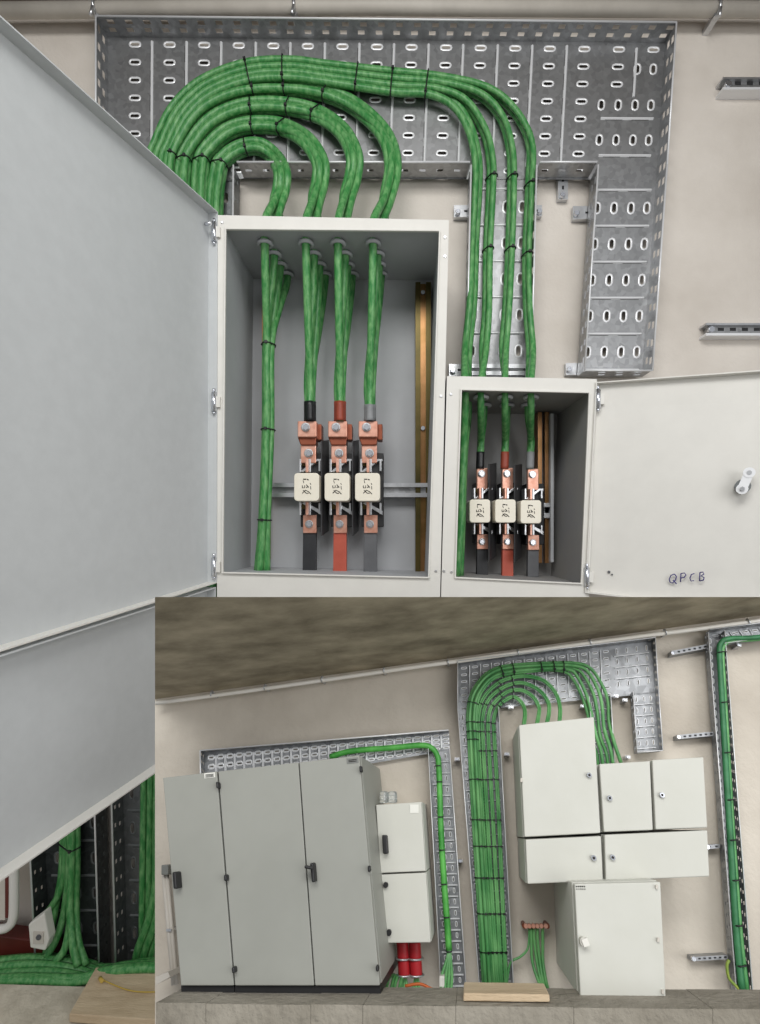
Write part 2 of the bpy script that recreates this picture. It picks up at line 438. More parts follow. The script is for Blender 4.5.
rail=MB(); rail.rect(M_,415.5,282,420.5,574,.02,.05,'brassd',ref=.05); rail.rect(M_,420,282,426,574,.02,.04,'brass',ref=.05); rail.rect(M_,426,282,431,574,.02,.05,'brassd',ref=.05)  # centre strip lighter than the flanges: a highlight put into the colours
for y in (292,428): rail.disc(M_,423,y,.04,.047,.006,'zinc',6)
rail2=MB(); rail2.rect(M_,262,290,268,560,.02,.05,'brass',ref=.05)
din=MB(); din.rect(M_,270,483,428,487,.03,.055,'steel'); din.rect(M_,270,487,428,493,.03,.042,'galv'); din.rect(M_,270,493,428,497,.03,.055,'steel')
enc=[Part('enclosure_body',shell),Part('back_panel',back),Part('front_frame',front,bevel=.001),Part('door_lip',lip,bevel=.0008),dparts,
     Part('support_rail',rail,label='tall yellow passivated rail at the right'),Part('support_rail',rail2,label='thin yellow passivated rail behind the cable bundle'),Part('din_rail',din)]
for y in (232,402,567): enc.append(Part('hinge',hinge(214-(y-232)*0,y,H1+.004)))
# cable glands in the ceiling of the tall box
ZC1=(530-229)/F*1.05; GY=[1.10,1.145,1.19,1.235]
gl={0:[(373),(377.5),(379),(381)],1:[338,345,347.5,352],2:[306,314,319.5,325],3:[265,274,280,287]}
def gland_mb(c,r):
    mb=MB(); mb.tube([c+Vector((math.cos(a)*r,math.sin(a)*r,-.003)) for a in [2*math.pi*k/18 for k in range(18)]],.0042,'inner',8,closed=True)
    mb.tube([c+Vector((0,0,.0)),c+Vector((0,0,-.004))],r*1.15,'greyins',18); return mb
for k in gl:
    for x,Y in zip(gl[k],GY):
        c=Vector(((x-PX)/F*Y,Y,ZC1)); enc.append(Part('cable_gland',gland_mb(c,.0135)))
thing('switch_enclosure','tall open white steel switch box with a large grey door swung to the left','enclosure',enc)

# smaller box
out2=[(447,376),(597,379),(589,600),(441,600)]; in2=[(462,390),(589,393),(581,583),(456,577)]
in2w=[(460,388),(591,391),(583,585),(454,579)]
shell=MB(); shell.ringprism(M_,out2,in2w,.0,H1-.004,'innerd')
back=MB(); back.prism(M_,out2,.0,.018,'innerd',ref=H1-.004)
front=MB(); front.ringprism(M_,out2,in2,H1-.004,H1,'white')
for p in ((451,394),(444,571),(436.5+15,572)): painted_screw(front,p[0],p[1],H1)
lip=MB(); lip.ringprism(M_,[(p[0]+d[0],p[1]+d[1]) for p,d in zip(in2,[(-1.5,-1.5),(1.5,-1.5),(1.5,1.5),(-1.5,1.5)])],in2,H1,H1+.005,'white')
pan,rim,n=door_parts((596,382),(585,593),(760,370),(760,613),1.045,.905,1.1,.015,1); setm(pan,'white')
lock=MB()
def dp(px,py,lift=0,rim=rim,n=n):   # the point of the door's inner skin that shows at px,py
    r=Vector(((px-PX)/F,1,-(py-PY)/F)); t=(rim[0]-n*.015).dot(n)/r.dot(n); return r*t+n*lift
c=dp(742,487); lock.tube([c,c+n*.018],.0125,'steeld',16)
cam=MB(); a=dp(741,490,.018); b=dp(748,474,.018); d_=(b-a).normalized(); s_=d_.cross(n)
cam.box((a+b)/2,d_*.022,s_*.0075,n*.003,'bright'); cam.tube([b-n*.003,b+n*.004],.0095,'bright',16); cam.tube([a-n*.003,a+n*.004],.0095,'bright',16)
cam.tube([b+n*.004,b+n*.005],.004,'steel',10); cam.tube([a+n*.004,a+n*.008],.004,'steel',6)
pen=MB()
def stroke(pts): pen.tube([dp(x,y,.0008) for x,y in pts],.0011,'pen',5)
stroke([(674.5,574),(671,575.5),(669.3,579),(670,582),(672.5,583),(675.5,580),(676.5,576.5),(674.5,574)]); stroke([(673,580),(676.5,584)])
stroke([(681,573.5),(680.5,582)]); stroke([(681,573.5),(684.5,573),(686,575),(684,577.5),(681,578)])
stroke([(694.5,573.5),(691.5,574.5),(690,578),(691,581),(694,580.5)])
stroke([(700,572.5),(699.5,581)]); stroke([(700,572.5),(703,572),(703.8,574),(701,576),(704,577.5),(703.5,580),(699.5,581)])
dot=MB(); dot.tube([dp(609,572,0),dp(609,572,.001)],.003,'greyins',8); dot.tube([dp(612,574.5,0),dp(612,574.5,.001)],.002,'greyins',8)
dparts=Part('door',pan,[Part('lock',lock),Part('lock_cam',cam),Part('handwriting',pen,label='letters QPCB in blue pen'),Part('paint_chip',dot)],label='white door swung open to the right')
rl=MB(); rl.rect(M_,538,412,542,563,.02,.06,'brass',ref=.06); rl.rect(M_,542,412,545,563,.02,.045,'greyins',ref=.06); rl.rect(M_,545,412,549,563,.02,.06,'brass',ref=.06)
pl=MB(); pl.rect(M_,550,414,553,562,.02,.075,'inner',ref=.07)
din=MB(); din.rect(M_,466,503,550,507,.03,.075,'steel'); din.rect(M_,466,507,549,513,.03,.06,'galv'); din.rect(M_,466,513,550,518,.03,.075,'steel')
enc=[Part('enclosure_body',shell),Part('back_panel',back),Part('front_frame',front,bevel=.001),Part('door_lip',lip,bevel=.0008),dparts,
     Part('support_rail',rl),Part('edge_plate',pl),Part('din_rail',din),Part('hinge',hinge(598,399,H1+.004)),Part('hinge',hinge(587,577,H1+.004))]
ZC2=(530-390)/F*1.05; GX2={'A':(465,468),'B':(481,484),'C':(505,507),'D':(531,528)}
for k in 'BCD':
    for x,Y in zip(GX2[k],(1.10,1.17)):
        enc.append(Part('cable_gland',gland_mb(Vector(((x-PX)/F*Y,Y,ZC2)),.0135)))
thing('switch_enclosure','smaller open white steel switch box with its door swung to the right','enclosure',enc)

# lower box with its open door (mostly below)
shell=MB(); shell.ringprism(M_,[(222,601),(440,602),(436,745),(222,742)],[(228,607),(434,608),(430,738),(228,735)],.0,H1,'white')
pan,rim,n=door_parts((216,587),(216,731),(0,655.5),(0,882),1.05,.617,1.12,.021,-1); setm(pan,'grey')
thing('switch_enclosure','lower grey box whose open door hangs beneath the tall grey door','enclosure',[Part('enclosure_body',shell),Part('door',pan,label='lower grey door swung open above the green cable heap')])

# ---------------------------------------------------------------- fuses, lugs and bars
def fuse_marks(mb,cx,cy,h,s=1.0):
    def st(pts,w=.0007): mb.tube([M_.P(cx+x*s,cy+y*s,h+.0006) for x,y in pts],w,'ink',4)
    st([(-5,-10),(-1,-10)],.0012); st([(-5,-8.5),(-4,-5)]); st([(0,-10),(2,-9)],.0012)
    st([(-6,-2),(-6,1),(-3,1),(-3,-2)],.0009); st([(-1,-3),(1,-1),(-1,1)],.0009); st([(1,-.5),(2,.5)],.0013)
    st([(4,-5),(5,-3)]); st([(4.5,-1),(5,3)]); st([(-6,8),(-2,4),(2,6),(5,9)],.0009); st([(-5,4),(-1,8),(2,8)],.0009)
def fuse_unit(cx,y0,small,lb,ph):
    """cx,y0: centre of the ceramic body"""
    k=.83 if small else 1.0
    hb=.045; g=lambda v:y0+v*k; X=lambda v:cx+v*k
    base=MB(); base.rect(M_,X(-9),g(-34),X(13),g(40),hb,hb+.045,'black')
    parts=[Part('base',base,bevel=.002)]
    lug=MB()
    if small:
        lug.rect(M_,X(-7),g(-52),X(6.5),g(-26),hb+.04,hb+.052,'copper')
        bolts=[(X(-1),g(-45),hb+.052)]
    else:
        lug.rect(M_,X(-12),g(-66),X(7),g(-50),hb+.052,hb+.075,'copper'); 
        a=[(X(-12),g(-50)),(X(7),g(-50)),(X(6),g(-42)),(X(-9),g(-42))]
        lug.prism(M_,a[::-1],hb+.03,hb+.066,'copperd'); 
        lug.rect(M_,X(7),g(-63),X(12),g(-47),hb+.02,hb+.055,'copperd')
        lug.rect(M_,X(-9),g(-42),X(6.5),g(-24),hb+.04,hb+.06,'copper')
        bolts=[(X(-4),g(-60),hb+.075),(X(-1),g(-34),hb+.06)]
    parts.append(Part('upper_lug',lug,bevel=.002))
    for bx,by,bh in bolts:
        b=MB(); b.disc(M_,bx,by,bh,bh+.003,.0105*(.85 if small else 1),'steel',16); b.disc(M_,bx,by,bh+.003,bh+.011,.0075*(.85 if small else 1),'zinc',6)
        parts.append(Part('bolt',b))
    for sgn,nm in ((-1,'upper_contact'),(1,'lower_contact')):
        c=MB()
        ya,yb=sorted((g(sgn*15),g(sgn*28))); 
        c.rect(M_,X(-10.5),ya,X(-8.5),yb,hb+.03,hb+.062,'steel'); c.rect(M_,X(9),ya+1,X(11),yb-1,hb+.03,hb+.058,'steel'); c.rect(M_,X(-8),ya,X(-4.5),yb-6,hb+.03,hb+.05,'brassd')
        c.rect(M_,X(-4),ya,X(-1.5),yb,hb+.04,hb+.075,'copper'); c.rect(M_,X(-1.2),ya,X(1.2),yb,hb+.04,hb+.066,'steel')
        c.prism(M_,[(X(-10),yb),(X(-6),yb),(X(8),ya+2),(X(12),ya+2),(X(12),ya),(X(7),ya)] if sgn<0 else [(X(-8),ya+1),(X(12),yb),(X(12),yb-4),(X(-4),ya)],hb+.04,hb+.056,'steel')
        parts.append(Part(nm,c,bevel=.0006))
    body=MB(); ct=3*k; x0,x1,y1,y2=X(-15.5),X(9) if False else X(9.5),g(-14),g(14)
    poly=[(x0+ct,y2),(x1-ct,y2),(x1-ct*.3,y2-ct*.3),(x1,y2-ct),(x1,y1+ct),(x1-ct*.3,y1+ct*.3),(x1-ct,y1),(x0+ct,y1),(x0+ct*.3,y1+ct*.3),(x0,y1+ct),(x0,y2-ct),(x0+ct*.3,y2-ct*.3)]
    body.prism(M_,poly,hb+.045,hb+.105,'ceramic')
    mk=MB(); fuse_marks(mk,X(-2.5),g(0),hb+.105,k*.78)
    parts.append(Part('fuse_body',body,[Part('printed_marks',mk)],bevel=.0015))
    low=MB(); low.rect(M_,X(-6.5),g(28),X(7),g(46),hb+.035,hb+.05,'copper'); parts.append(Part('lower_lug',low,bevel=.001))
    b=MB(); b.disc(M_,X(-.5),g(37),hb+.05,hb+.053,.0095*(.85 if small else 1),'steel',16); b.disc(M_,X(-.5),g(37),hb+.053,hb+.06,.007*(.85 if small else 1),'zinc',6); parts.append(Part('bolt',b))
    box='smaller open box' if small else 'tall open box'
    thing('fuse_holder',f'cream knife fuse in copper clips, {lb}, in the {box}','fuse',parts)
    bar=MB(); bar.prism(M_,[(X(-7),577 if small else 574),(X(6.5),577 if small else 574),(X(6.5),g(45)),(X(-6.5),g(45))],hb+.03,hb+.045,{'black':'blackins','red':'red','grey':'greyins'}[ph])
    thing('busbar',f'{ph} insulated flat bar under the {lb} fuse in the {box}','busbar',bar,bevel=.001)
for cx,lb,ph in ((310.5,'left','black'),(341,'middle','red'),(371.5,'right','grey')): fuse_unit(cx-1,487,False,lb,ph)
for cx,lb,ph in ((482.5,'left','black'),(508,'middle','red'),(533.5,'right','grey')): fuse_unit(cx,511+(.8 if cx>530 else 0),True,lb,ph)
for x,y0,y1,w,lb in ((325,440,536,3.5,'dark upright barrier between the black and red phases in the tall box'),(355.5,440,536,3,'dark upright barrier between the red and grey phases in the tall box'),
                   (492.5,463,561,3.5,'dark upright barrier between the black and red phases in the smaller box'),(518,464,562,3.5,'dark upright barrier between the red and grey phases in the smaller box')):
    mb=MB(); big=y0<450
    a=M_.P(x,y0,.12); b=M_.P(x,y1,.12)
    dx=-.012 if x<395 else .016
    q0=M_.P(x-w,y0+1,.12); q1=M_.P(x+w,y0,.06); q2=M_.P(x+w-.5,y1-5,.06); q3=M_.P(x-w,y1,.12)
    if x>395: q0=M_.P(x-w,y0+1,.12);
    nn=(q1-q0).cross(q3-q0).normalized()*.0015
    mb.hexa([q-nn for q in (q0,q1,q2,q3)],[q+nn for q in (q0,q1,q2,q3)],'smoke')
    thing('phase_barrier',lb,'barrier',mb)

# ---------------------------------------------------------------- cables
def offset(pts,o):
    out=[]
    for i,p in enumerate(pts):
        a=pts[max(i-1,0)]; b=pts[min(i+1,len(pts)-1)]
        dx,dy=b[0]-a[0],b[1]-a[1]; L=math.hypot(dx,dy) or 1
        out.append((p[0]-dy/L*o,p[1]+dx/L*o))
    return out
CR=.0092
LP={};RP={};FAN=[]
def cable(label, pts3, group=None, r=CR, mt='green', sleeve=None, cat='cable', sides=8, sub=6):
    path=smooth_path(pts3,sub); global LASTP; LASTP=path
    j=MB(); j.tube(path,r,mt,sides)
    if sleeve:
        m2,frac=sleeve; k=len(path)-frac
        s=MB(); s.tube(path[k:],[r*1.12]*(len(path)-k),m2,sides)
        return thing('green_cable',label,cat,[Part('jacket',j),Part('end_sleeve',s,label=m2.replace('tape',' tape sleeve on the cable end').replace('redtape','red'))],group)
    return thing('green_cable',label,cat,j,group)
arcs=[
 [(164,955),(166,600),(167,250),(168,170),(177,140),(200,108),(238,90),(285,87),(325,93),(357,108),(384,134),(393,165),(388,195)],
 [(178,955),(180,600),(181,250),(183,168),(191,145),(213,120),(245,107),(282,106),(315,113),(341,130),(354,155),(353,177),(347,198)],
 [(192,955),(197,600),(199,250),(201,168),(209,148),(229,131),(252,125),(282,127),(306,140),(320,162),(320,182),(316,200)],
 [(206,955),(212,600),(214,250),(218,175),(226,158),(243,148),(260,147),(274,157),(282,172),(281,190),(278,202)]]
lugx={0:370,1:340,2:310}; slv={0:('greytape'),1:('redtape'),2:('tape')}
nm={0:'largest nested loop',1:'second largest loop',2:'third largest loop',3:'smallest loop'}
place4=['outer strand','middle strand','inner strand','topmost strand']
for k,a in enumerate(arcs):
    for i,(o,h) in enumerate(((-5.2,.036),(0,.034),(5.2,.036),(1.5,.051))):
        q=offset(a,o)
        pts=[M_.P(x,y,(h if jj<8 else max(h,h*.4+.022+.056*min(1,max(0,(y-112)/42))))) for jj,(x,y) in enumerate(q)]
        gi=[1,3,2,0][i] if k<3 else [1,3,2,0][i]
        Y=GY[gi]; gx=gl[k][gi]; g_=Vector(((gx-PX)/F*Y,Y,ZC1)); hh=1.29-Y
        last=q[-1]; m=pts[-1]; pts[-1]=m.lerp(g_,.12)+Vector((0,-.1*max(0,hh-h),0))
        pts.append(g_+Vector((0,0,.045))); pts.append(g_+Vector((0,0,-.02)))
        if k<3:
            t=lugx[k]; ox_=[-2.2,0,2.2,0][i]; oh=[0,-.012,0,.008][i]
            pts+= [g_.lerp(M_.P(t+ox_,405,.112+oh),.45)+Vector((0,0,-.0)),M_.P(t+ox_*1.1,380,.112+oh),M_.P(t+ox_*.8,405,.112+oh),M_.P(t+ox_*.8,(421 if k else 421),.112+oh)]
            cable(f'green cable, {nm[k]}, {place4[i]}, ending in a taped lug',pts,sleeve=(slv[k],8 if k else 7))
        else:
            ox_=[-2.6,2.6,2.2,-1.5][i]; oh=[0,0,-.012,.01][i]
            pts+=[g_.lerp(M_.P(268+ox_,345,.12+oh),.5),M_.P(268.5+ox_,345,.12+oh),M_.P(268+ox_,430,.12+oh),M_.P(264.5+ox_,520,.12+oh),M_.P(262+ox_*1.8,573,.12+oh)]
            cable(f'green cable, {nm[k]}, {place4[i]}, running down to the tall box floor',pts)
        LP.setdefault(k,[]).append(LASTP)
E=[(138,955),(141,700),(143,250),(145,165),(152,138),(170,103),(200,76),(245,59),(290,56),(325,60)]
RT={'D':[(392,71),(440,76),(487,87),(515,109),(532,142),(532,185),(529,255),(530,310),(533,350)],
    'C':[(392,78),(440,82),(480,93),(502,115),(512,145),(514,178),(512,250),(509,310),(506,350)],
    'B':[(392,85),(435,88),(466,100),(486,130),(493,160),(493,190),(490,250),(489,310),(486,350)],
    'A':[(392,92),(428,94),(453,106),(468,130),(475,160),(475,190),(472,240),(470,300),(465,350)]}
des={'D':'outermost pair of the big bundle','C':'second pair of the big bundle','B':'third pair of the big bundle','A':'innermost pair of the big bundle'}
offE={'D':(3.5,7),'C':(10,13),'B':(16,19),'A':(21.5,23.5)}
for k in 'DCBA':
    for i in (0,1):
        q=offset(E,offE[k][i]); h=(.05,.034)[i]
        pts=[M_.P(x,y,h) for x,y in q]
        r=offset(RT[k],(0,4)[i] if k!='A' else (0,-4)[i])
        pts+=[M_.P(x,y,h if j<7 else h+.02*(j-6)) for j,(x,y) in enumerate(r)]
        Y=(1.10,1.17)[i]; gx=GX2[k][i]; g_=Vector(((gx-PX)/F*Y,Y,ZC2))
        pts+=[g_+Vector((0,0,.03)),g_+Vector((0,0,-.03))]
        if k=='A':
            pts+=[M_.P(463.5+i*1,450,.16-.02*i),M_.P(461+i,520,.16-.02*i),M_.P(457+i*3,576,.16-.02*i)]
            cable(f'green cable, {des[k]}, {("front","rear")[i]} one',pts,r=.0088)
        else:
            t={'B':479.5,'C':504,'D':529.5}[k]+(0,1)[i]
            pts+=[M_.P(t+1,440,.095),M_.P(t+.5,452,.095),M_.P(t,469,.095)]
            cable(f'green cable, {des[k]}, {("front","rear")[i]} one',pts,r=.0078,sleeve=({'B':'tape','C':'redtape','D':'greytape'}[k],7))
        RP.setdefault(k,[]).append(LASTP)

def tie_on(label,paths,px,py,rc,fr=M_,r=.0016,rr=None):
    pts=[];tg=Vector()
    for p in paths:
        best=min(range(1,len(p)-1),key=lambda i:(p[i].x/p[i].y*F+PX-px)**2+(-p[i].z/p[i].y*F+PY-py)**2)
        pts.append(p[best]); tg+=(p[best+1]-p[best-1]).normalized()
    tg.normalize(); c=sum(pts,Vector())/len(pts)
    a=(Vector((0,1,0))-tg*tg.y).normalized(); b=tg.cross(a)
    q=[]
    for p in pts:
        u,v=(p-c).dot(a),(p-c).dot(b)
        for k in range(14): t=2*math.pi*k/14; q.append((u+math.cos(t)*(rc+r*.6),v+math.sin(t)*(rc+r*.6)))
    q=sorted(set(q))
    def half(it):
        o=[]
        for p in it:
            while len(o)>1 and (o[-1][0]-o[-2][0])*(p[1]-o[-2][1])-(o[-1][1]-o[-2][1])*(p[0]-o[-2][0])<=0: o.pop()
            o.append(p)
        return o[:-1]
    hull=half(q)+half(q[::-1])
    mb=MB(); ring=[c+a*u+b*v for u,v in hull]
    m2=MB(); mb.tube(ring,r,'black',6,closed=True)
    f=min(ring,key=lambda p:p.y); mb.box(f-a*r*.6,b*r*1.8,a*r*1.5,tg*r*2,'black')
    return thing('cable_tie',label,'cable tie',mb)
def tie(label,px,py,ang,hw,h,hd=.014,fr=M_,r=.0016,tail=True):
    """black strap round a bundle: ang = direction of the bundle in degrees (pixel space, y down), hw half width px"""
    mb=MB(); c=fr.P(px,py,h)
    a=math.radians(ang+90); e=fr.P(px+math.cos(a)*hw,py+math.sin(a)*hw,h)-c; L=e.length; ex=e/L; n=-fr.u
    n=(n-ex*n.dot(ex)).normalized()
    ring=[]
    for k in range(20):
        t=2*math.pi*k/20; cs,sn=math.cos(t),math.sin(t); p=.6
        ring.append(c+ex*(L*math.copysign(abs(cs)**p,cs))+n*(hd*math.copysign(abs(sn)**p,sn)))
    mb.tube(ring,r,'black',6,closed=True)
    if tail:
        hd_=c+n*hd; mb.box(hd_,ex*r*1.8,n*r*1.5,ex.cross(n)*r*2,'black')
    return thing('cable_tie',label,'cable tie',mb)
def T(nm_,x,y,paths,rc=CR): tie_on(f'black cable tie {nm_}',paths,x,y,rc)
BIG=RP['A']+RP['B']+RP['C']+RP['D']
T('on the big bundle left shoulder',250,70,BIG); T('on the big bundle top, left of the middle',282,70,BIG)
T('on the big bundle right of the loops',357,79,BIG); T('on the big bundle midway to its bend',392,83,BIG); T('on the big bundle just before it turns down',427,86,BIG)
for x,y,k in ((251,91,0),(287,88,0),(322,93,0),(251,107,1),(286,107,1),(317,114,1),(251,126,2),(283,128,2),(245,147,3)):
    T(f'round the {nm[k]}, '+('left of its top' if x<260 else 'at its top' if x<300 else 'on its right shoulder'),x,y,LP[k])
for x,y,k in ((171,156,0),(186,160,1),(203,161,2),(222,166,3)): T(f'round the {nm[k]}, low on its left side',x,y,LP[k])
PN={'B':'third descending pair','C':'second descending pair','D':'farthest right descending pair'}
for x,y,k in ((493,180,'B'),(514,179,'C'),(533,183,'D')): T(f'round the {PN[k]}, upper one',x,y,RP[k],.0088)
for x,y,k in ((491,252,'B'),(512,253,'C'),(530,258,'D')): T(f'round the {PN[k]}, lower one',x,y,RP[k],.0082)
for y,l in ((350,'highest'),(428,'middle'),(524,'lowest')): T('round the joined cables in the tall box, '+l,267,y,LP[3])

# ---------------------------------------------------------------- lower left corner
fan=[[(68,700),(70,840),(66,900),(58,935),(46,958)],[(72,700),(73,840),(72,900),(66,945),(55,962)],[(64,700),(66,845),(60,890),(46,915),(38,930)],[(76,700),(77,850),(76,905),(78,940),(86,965)],[(70,700),(72,850),(70,905),(73,945),(78,966)],[(60,700),(63,850),(56,905),(48,945),(44,962)]]
fl=['bending far left to the socket','second from the left of the fan','leftmost strand of the fan at the floor','far right strand of the fan','thick strand right of the fan centre','strand behind the fan']
for f_,l,h in zip(fan,fl,(.05,.06,.045,.055,.065,.04)):
    cable('green cable fanned out on the shadowed tray, '+l,[M_.P(x,y,h+.04*max(0,(y-900)/60)) for x,y in f_],r=.0085); FAN.append(LASTP)
T('round the fanned cables under the lower grey door',71,846,FAN,.0085)
br=[[(158,800),(157,870),(150,915),(138,950),(134,972)],[(162,800),(162,880),(156,920),(145,952),(141,974)],[(166,800),(167,890),(162,925),(152,955),(148,975)]]
for i,f_ in enumerate(br):
    cable('green cable bending out at the foot of the long tray, '+ORD[i]+' from the left',[M_.P(x,y,.06) for x,y in f_],r=.01)
heap=[([(-30,966),(20,959),(60,961),(95,970),(110,979)],.09),([(-30,971),(20,965),(55,966),(88,973),(105,982)],.11),([(-30,977),(15,973),(50,972),(82,977),(100,985)],.125),([(-30,981),(15,978),(45,978),(80,978),(110,970),(160,966),(200,966)],.145),([(-30,970),(30,962),(70,966),(110,968),(150,962),(200,962)],.08),([(-30,975),(25,969),(58,972),(90,974),(130,965),(200,964)],.10),([(-30,963),(30,957),(66,959),(96,966),(120,976)],.07),([(-30,984),(10,981),(38,980),(70,982),(95,978),(130,969),(200,968)],.15)]
hl=['topmost at the back','second from the back','in the middle','along the front edge','swinging right toward the board','crossing under the others','hugging the wall','lowest and nearest the concrete']
for (f_,h),l in zip(heap,hl):
    cable('green cable lying in the heap on the concrete, '+l,[M_.P(x,y,h) for x,y in f_],r=.0095)
# front kerb slab in the main view
mb=MB(); a=[(-40,983),(160,989),(160,1100),(-40,1100)]; mb.prism(M_,a[::-1],.165,.40,'floor',ref=.165); struct('trim_2',mb,'rough grey concrete slab edge under the cable heap and wooden board','slab')
# grey-white socket, pale frame, red box
mb=MB(); mb.prism(M_,[(28,925),(44,913),(49,940),(45,951),(30,948)][::-1],.095,.12,'plug')
p=MB(); p.rect(M_,33,932,43,944,.12,.123,'pipe'); p.disc(M_,38,938,.123,.126,.006,'greyins',10)
thing('socket_box','small white plastic socket box at the foot of the fanned cables','socket',[Part('housing',mb,bevel=.003),Part('face',p)])
mb=MB(); mb.tube(smooth_path([M_.P(14,840,.1),M_.P(14,900,.1),M_.P(13,918,.1),M_.P(9,926,.1),M_.P(0,929,.1),M_.P(-30,930,.1)]),.010,'white',10)
mb2=MB(); mb2.rect(M_,-30,840,5,920,.085,.1,'pipe'); mb3=MB(); mb3.rect(M_,5,840,9,918,.085,.105,'redbox')
thing('pale_panel','pale panel with rounded white rim below the lower grey door','panel',[Part('rim',mb),Part('panel_face',mb2),Part('red_edge',mb3)])
mb=MB(); mb.prism(M_,[(-30,932),(30,940),(52,950),(50,985),(-30,985)][::-1],.03,.07,'redbox')
thing('red_crate','dark red plastic piece in shadow behind the green cable heap','box',mb,bevel=.003)
# board and wire on the floor
def fl(px,py,z):
    r=Vector(((px-PX)/F,1,-(py-PY)/F)); return r*(z/r.z)
zt=-(983-PY)/F*1.125+.014
top=[fl(96,967,zt),fl(190,972,zt),fl(190,1022,zt),fl(69,1014,zt)]
mb=MB(); mb.hexa([Vector((p.x,p.y,p.z-.018)) for p in top][::-1],top[::-1],'wood')
thing('wooden_board','pale raw wooden board lying on the concrete beside the green cable heap','board',mb,bevel=.002)
mb=MB(); mb.tube(smooth_path([fl(101,979,zt+.004),fl(112,984,zt+.003),fl(128,990,zt+.003),(fl(145,992,zt+.003)),fl(175,991,zt+.003)]),.0013,'yellow',6); mb.tube([fl(100,978,zt+.002),fl(102,981,zt+.008)],.004,'yellow',8)
thing('yellow_wire','thin yellow wire curling on the raw wooden board','wire',mb)

# ================================================================= THE WIDER VIEW (lower right): a wall with all cabinets closed
def J(px,py,h=0): return I_.P(px,py,h)
yj=lambda x: 699.3+(x-155)*(615.5-699.3)/605.0
def ceil_pt(px,py):                        # pixel -> point on the ceiling plane
    a=J(155,yj(155)); b=J(760,yj(760)); nn=(b-a).cross(I_.u).normalized()
    r=Vector(((px-PX)/F,1,-(py-PY)/F)); return r*(a.dot(nn)/r.dot(nn))
mb=MB(); mb.add([J(155,yj(155)),J(800,yj(800)),J(800,1080),J(155,1080)],[[0,1,2,3]],'plaster_in')
struct('wall_front',mb,'beige wall carrying all the closed cabinets in the wider view','wall')
mb=MB(); mb.add([J(155,yj(155)),J(800,yj(800)),ceil_pt(800,597),ceil_pt(155,597)],[[0,1,2,3]],'ceil_in')
struct('ceiling.001',mb,'dark board-marked concrete ceiling over the closed cabinets','ceiling')
# kerb
mb=MB()
def kx(x): return VX+(x-VX)*1.0
kt=lambda h,x:831+(163+(x-180)*.0105)*.48/(.6-h)           # pixel row of the kerb top at height h (from the cabinet's foot)
KF=.145
def kerb(x0,x1,d=0):
    x1+=.6; q=[J(x0,kt(KF,x0)+d,KF),J(x1,kt(KF,x1)+d,KF),J(x1,1075,KF),J(x0,1075,KF)]
    mb.hexa([I_.off(p,.098-KF) for p in q][::-1],q[::-1],'conc')
for x0,x1,d in ((156,205,0),(206,310,.6),(311,362,0),(363,455,.3),(456,573,0),(574,712,.4),(713,800,0)): kerb(x0,x1,d)
# keep the left end on the line of the wall edge
for v in mb.v: pass
struct('trim_1',mb,'grey concrete block kerb along the floor under the cabinets','kerb')
mb=MB(); mb.rect(I_,157,1024,800,1060,.05,.2,'conc')

# conduit along the ceiling line
cp=[(155,702),(250,684),(400,663.5),(458,657),(560,642.5),(650,631),(712,624.5),(760,618.5),(800,613)]
cp=[(156,701),(250,688.5),(400,667),(458,659),(560,645),(650,633),(712,625),(760,618.5),(800,613)]
mb=MB(); mb.tube(smooth_path([J(x,y+2.2,.017) for x,y in cp],3),.0024,'pale_pipe',10)
thing('conduit_pipe','thin pale conduit along the ceiling line above the closed cabinets','pipe',mb)
for i,(x,y) in enumerate(((212,690.5),(265,684),(322,676),(384,667),(448,658.5),(518,649),(590,639),(665,629),(748,619))):
    mb=MB(); c=J(x,y+3.2,.017); d=(J(x+10,y+1.9,.017)-J(x-10,y+4.5,.017)).normalized(); e=d.cross(I_.u).normalized()
    mb.tube([c+(e*math.cos(t)-I_.u*math.sin(t))*.0034 for t in [2*math.pi*k/10 for k in range(10)]],.0009,'steel',5,closed=True)
    mb.box(c+I_.u*.007,d*.0014,e*.0022,I_.u*.007,'steel')
    thing('pipe_clamp',f'small clamp on the thin ceiling-line conduit, {ORD[i]} from the left','clamp',mb)

# trays of the wider view
def itray(quad,U,V,slots,ribs,sides,label,hb=.007,hf=.0195,rim2=.9,**k):
    thing('cable_tray',label,'cable tray',tray(I_,quad,U,V,hb,hf,slots,ribs,sides,metal='galv_in',pitch=7,hw=1.1,hh=.6,rows=(.35,.7),rim=rim2,seg=3,**k))
def gridslots(U,V,cx,cy,x0=5,y0=5,w=1.7,h=.8): return [(x,y,w,h) for x in fr_(x0,U-2,cx) for y in fr_(y0,V-2,cy)]
def fr_(a,b,s):
    o=[];x=a
    while x<b: o.append(x); x+=s
    return o
# left L-shaped tray over the big cabinets
itray([(205,752),(447,731),(449,748),(206,790)],242,26,[(x,y,2.3,.45) for x in fr_(6,240,9.3) for y in (4,10,16,22)],[(x+4.6,3,x+4.6,22) for x in fr_(6,236,9.3)],'TL','horizontal perforated tray partly hidden behind the big grey cabinets',rows and 0 or .008) if False else None
itray([(205,752),(449,732),(450,750),(206,792)],242,26,[(x,y,2.3,.45) for x in fr_(6,240,9.3) for y in (4,10,16,22)],[(x+4.6,3,x+4.6,22) for x in fr_(6,236,9.3)],'TL','horizontal perforated tray partly hidden behind the big grey cabinets',rim2=1.5)
itray([(429,750),(450,750),(467,992),(442,992)],24,242,[(x,y,.45,2.1) for x in (5,11,18) for y in fr_(6,240,11.2)],[(2,y,22,y) for y in fr_(12,240,11.2)],'LR','narrow vertical tray with one bright green cable beside the small cabinets')
